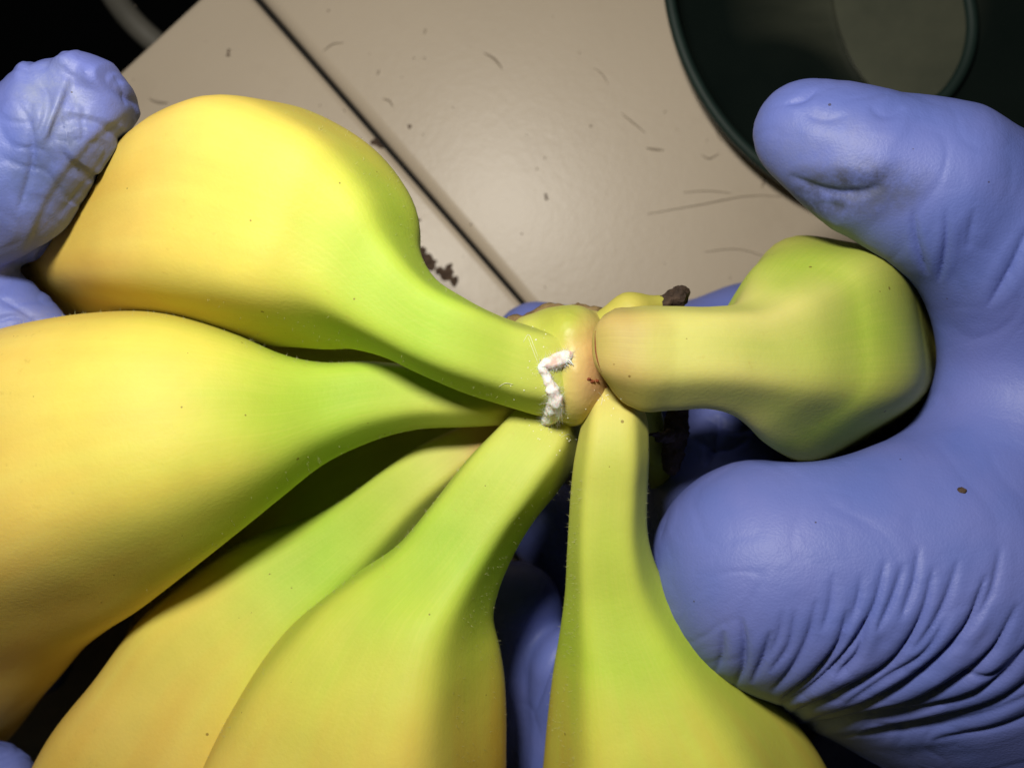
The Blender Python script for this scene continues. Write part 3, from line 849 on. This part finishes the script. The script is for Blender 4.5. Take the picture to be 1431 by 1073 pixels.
def filaments(name, base, n, length, rad, parent, mat, down=0.0):
    """short curved wax threads over the surface of a mesh"""
    v, nn = get_co(base)
    V = []; F = []
    pick = rng.choice(len(v), n)
    for i in pick:
        if nn[i, 2] < -0.5: continue
        d = nn[i] + rng.normal(0, .55, 3); d /= np.linalg.norm(d)
        L = length*rng.uniform(.4, 1.2); c = rng.normal(0, .35, 3)
        s_ = np.cross(d, rng.normal(0, 1, 3)); s_ /= np.linalg.norm(s_); t_ = np.cross(d, s_)
        k = len(V)
        for q, t in enumerate((0, .35, .7, 1.0)):
            p = v[i] + d*L*t + c*L*t*t + np.array([0, 0, -down*L*t*t])
            r = rad*(1 - .75*t)
            for a in range(3):
                V.append(p + r*(math.cos(a*2.094)*s_ + math.sin(a*2.094)*t_))
        for q in range(3):
            for a in range(3):
                x, y = k+q*3+a, k+q*3+(a+1) % 3
                F.append((x, y, y+3, x+3))
    o = mesh_obj(name, np.array(V), F, mat, parent)
    o['kind'] = 'stuff'
    return o

from mathutils.bvhtree import BVHTree
def bvh_of(objs):
    V = []; F = []
    for o in objs:
        v, _ = get_co(o); k = len(V)
        V += v.tolist(); F += [tuple(k+i for i in p.vertices) for p in o.data.polygons]
    return BVHTree.FromPolygons(V, F)
def on(tree, px, py, lift=0.0):
    """point of a built surface below photo position px,py, lifted along its normal"""
    o = Vector((0, 0, CAM_H)); d = (Vector(P(px, py, 0)) - o).normalized()
    h, n, _, _ = tree.ray_cast(o, d)
    if h is None: return P(px, py, 0)
    if n.z < 0: n = -n
    return np.array(h + n*lift)
top_tree = bvh_of([bA, bD, bE, bF, crown])

def bug(path, rads, name, label, nth, mat, base_px, lift):
    base = on(top_tree, *base_px)
    root = empty(name, base)
    tag(root, label, 'mealybug', 'mealybugs on the banana stem')
    S, _ = hermite([(*on(top_tree, x, y, lift*R(r)), R(r)) for (x, y), r in zip(path, rads)], 14)
    segs = [(S[i, :3], S[i+1, :3], S[i, 3], S[i+1, 3]) for i in range(13)]
    body = rough_blob('body', segs, root, mat, 0.00028, 0.00030, 800, 0.0006)
    filaments('wax_threads', body, nth, .0011, .000018, root, M_wax)
    return root
b1 = bug([(757, 512), (764, 506), (775, 505), (786, 502), (796, 497)], [4, 6, 9, 9, 5], 'mealybug',
         'upper pinkish white mealybug with fringed edge on the crown', 420, M_bug, (775, 505), 0.3)
b2 = bug([(757, 510), (760, 522), (767, 535), (774, 551), (776, 567), (770, 581), (760, 592)], [5, 6, 6, 9, 11.5, 10, 4], 'mealybug',
         'lower longer white mealybug in a cottony wax trail', 800, M_wax, (768, 555), 0.15)
for k in range(10):      # fringe of short pointed wax rays on the upper one
    t = k/9
    p = on(top_tree, 771+26*t, 511-8*t, .0007); q = on(top_tree, 773+29*t, 520-10*t + 1.5*math.sin(k*2.2), .0004)
    tube('wax_ray', [p, (p+q)/2, q], [.00013, .00011, .00003], M_wax, b1, 6, 5)

# loose wax, rust coloured crack and marks on the crown
M_thread = simple_mat('wax_thread', (0.75, 0.72, 0.6), (0.8, 0.78, 0.68), 300, 0.7, 0)
for pts in ([(731, 478), (738, 468), (746, 484), (752, 500)], [(697, 540), (706, 535), (717, 537)], [(784, 611), (792, 607), (800, 612)],
            [(738, 472), (745, 490), (751, 506)], [(836, 548), (842, 556), (840, 566)]):
    tube('wax_thread', [on(top_tree, x, y, .0001) for x, y in pts], [.00002, .00004, .00003, .00002][:len(pts)], M_thread, bunch, 5, 16)
V = []; F = []
for k in range(60):      # scattered grains of wax
    c = [(748, 470), (842, 560), (755, 600), (790, 612), (735, 530)][k % 5]
    p = on(top_tree, c[0]+rng.normal(0, 14), c[1]+rng.normal(0, 12), .00003); r = rng.uniform(.00004, .00014); i = len(V)
    V += [p+[r, 0, 0], p+[0, r, 0], p+[-r, 0, 0], p+[0, -r, 0], p+[0, 0, r]]
    F += [(i, i+1, i+4), (i+1, i+2, i+4), (i+2, i+3, i+4), (i+3, i, i+4)]
mesh_obj('wax_grains', np.array(V), F, M_thread, bunch)['kind'] = 'stuff'
tube('crack', [on(top_tree, x, y, .00002) for x, y in [(832, 462), (832, 478), (833, 492), (836, 506), (841, 520)]], [.00004, .00012, .00014, .00012, .00004], M_crack, bunch, 6, 24)
for x, y, r in ((822, 530, 2.2), (827, 533, 2.8), (833, 532, 2.2), (846, 541, 1.4)):
    p = on(top_tree, x, y)
    rough_blob('rust_mark', [(p, p+[R(3), 0, 0], R(r), R(r*.7))], bunch, M_crack, 0.00012, 0.0001, 2500, .0002)

# fine hairs along the necks
M_hair = simple_mat('pale_fuzz', (0.45, 0.45, 0.2), (0.55, 0.52, 0.28), 200, 0.7, 0)
def fuzz(b, n, vmax):
    v, nn = get_co(b)
    ns_ = len(v)//72
    cand = np.where((np.arange(len(v)) < 72*int(ns_*vmax)) & (np.arange(len(v)) > 72*12) & (np.abs(nn[:, 2]) < .45))[0]
    V = []; F = []
    for i in rng.choice(cand, n):
        d = nn[i] + rng.normal(0, .35, 3); d /= np.linalg.norm(d); L = rng.uniform(.0003, .0009)
        s_ = np.cross(d, (0, 0, 1.0)); s_ /= np.linalg.norm(s_)+1e-9; t_ = np.cross(d, s_); k = len(V); p = v[i] + rng.normal(0, .0003, 3)*(1-np.abs(nn[i]))
        for a in range(3): V.append(p + .00003*(math.cos(a*2.094)*s_ + math.sin(a*2.094)*t_))
        V.append(p + d*L + rng.normal(0, .00012, 3))
        F += [(k, k+1, k+3), (k+1, k+2, k+3), (k+2, k, k+3)]
    mesh_obj('fuzz', np.array(V), F, M_hair, b)['kind'] = 'stuff'
    b.children[-1].location = (0, 0, 0)
for b, n, m in ((bA, 260, .42), (bB, 420, .45), (bD, 420, .5), (bF, 380, .45), (bC, 250, .45)):
    fuzz(b, n, m)

# ------------------------------------------------------------------ soil and specks
M_soil = simple_mat('brown_soil', (0.035, 0.022, 0.015), (0.11, 0.07, 0.045), 500, 0.9, 0.6)
def crumb(name, pts, label, z=BZ, grp='soil crumbs on the bench', k=0.6):
    segs = []
    for x, y, r in pts:
        p = P(x, y, z) if tree_c is None else on(tree_c, x, y)
        segs.append((p, p + [R(r*.3, z), R(r*.2, z), 0], R(r, z)*k, R(r, z)*k*.7))
    o = rough_blob(name, segs, None, M_soil, max(.00012, R(min(q[2] for q in pts), z)*.12), R(pts[0][2], z)*.35, .5/R(pts[0][2], z), .0003)
    if tree_c is None:
        v, _ = get_co(o); v[:, 2] = z + np.maximum(v[:, 2] - z, -.0002)*0.35; set_co(o, v)
    return tag(o, label, 'crumb', grp)
tree_c = None
crumb('soil_clump', [(588, 350, 14), (594, 362, 16), (584, 366, 12), (600, 372, 11), (606, 364, 7)], 'largest dark soil clump on the bench beside the top banana')
crumb('soil_clump', [(622, 384, 15), (634, 392, 11), (612, 378, 9), (626, 373, 8)], 'second dark soil clump on the bench below the largest one')
crumb('soil_clump', [(577, 326, 9), (582, 324, 6)], 'small soil crumb on the bench above the largest clump')
crumb('soil_clump', [(583, 309, 5), (586, 308, 4)], 'tiny topmost soil crumb on the bench beside the banana shoulder')
crumb('soil_clump', [(524, 197, 9), (529, 203, 6)], 'soil crumb lying at the dark bench joint')
crumb('soil_clump', [(762, 272, 4), (763, 277, 4)], 'small dark crumb alone in the middle of the bench')
crumb('soil_clump', [(573, 176, 5)], 'dark round speck on the bench right of the joint')
crumb('soil_clump', [(320, 72, 4), (319, 78, 4)], 'short dark crumb on the bench corner slab')
tree_c = bvh_of([gr])
crumb('soil_clump', [(1343, 684, 4.5), (1347, 686, 4.5)], 'tiny brown crumb stuck to the right glove', 0.0, 'crumbs on the glove', 0.9)
tree_c = None
V = []; F = []
def fleck(pts, wpx):
    q, _ = hermite([(x, y, 0) for x, y in pts], 8); k = len(V)
    for i, (x, y, _) in enumerate(q):
        d = q[min(i+1, 7)] - q[max(i-1, 0)]; nrm = np.array([-d[1], d[0]])/(np.linalg.norm(d[:2])+1e-9)
        ww = wpx*math.sin(math.pi*(i+.5)/8)
        V.extend([P(x+nrm[0]*ww, y+nrm[1]*ww, BZ+.0001), P(x, y, BZ+.0004), P(x-nrm[0]*ww, y-nrm[1]*ww, BZ+.0001)])
    for i in range(7):
        a = k+3*i; F.extend([(a, a+1, a+4, a+3), (a+1, a+2, a+5, a+4)])
for pts, wd in (([(676, 74), (690, 82), (702, 97)], 1.6), ([(903, 207), (915, 209), (928, 210)], 1.6), ([(535, 138), (545, 142), (549, 150)], 1.4),
                ([(868, 158), (885, 172), (902, 186)], 0.9), ([(208, 138), (220, 143), (235, 144)], 2.2), ([(980, 216), (990, 222), (1004, 215)], 1.0),
                ([(1067, 248), (1066, 258), (1064, 262)], 1.5), ([(452, 72), (465, 62), (480, 60)], 1.0), ([(527, 105), (530, 98)], 1.0), ([(593, 48), (595, 40)], 1.0), ([(905, 299), (980, 286), (1060, 273), (1092, 275)], 0.8), ([(955, 269), (990, 267), (1022, 270)], 0.6),
                ([(985, 352), (1030, 348), (1075, 360)], 0.5), ([(830, 95), (842, 105), (850, 118)], 0.6), ([(1000, 178), (1003, 190), (1010, 200)], 0.6)):
    fleck(pts, wd)
for k in range(45):
    x, y = rng.uniform(180, 1130), rng.uniform(0, 420)
    r = rng.uniform(.7, 2.0); a = rng.uniform(0, 3.1)
    fleck([(x-r*math.cos(a), y-r*math.sin(a)), (x, y), (x+r*math.cos(a), y+r*math.sin(a))], r*rng.uniform(.4, .9))
M_fleck = simple_mat('grey_brown_fleck', (0.25, 0.20, 0.15), (0.36, 0.30, 0.23), 120, 0.9, 0)
tag(mesh_obj('bench_flecks', np.array(V), F, M_fleck, None, False), 'fine brown flecks and fibres scattered over the bench', 'dirt', None, 'stuff')
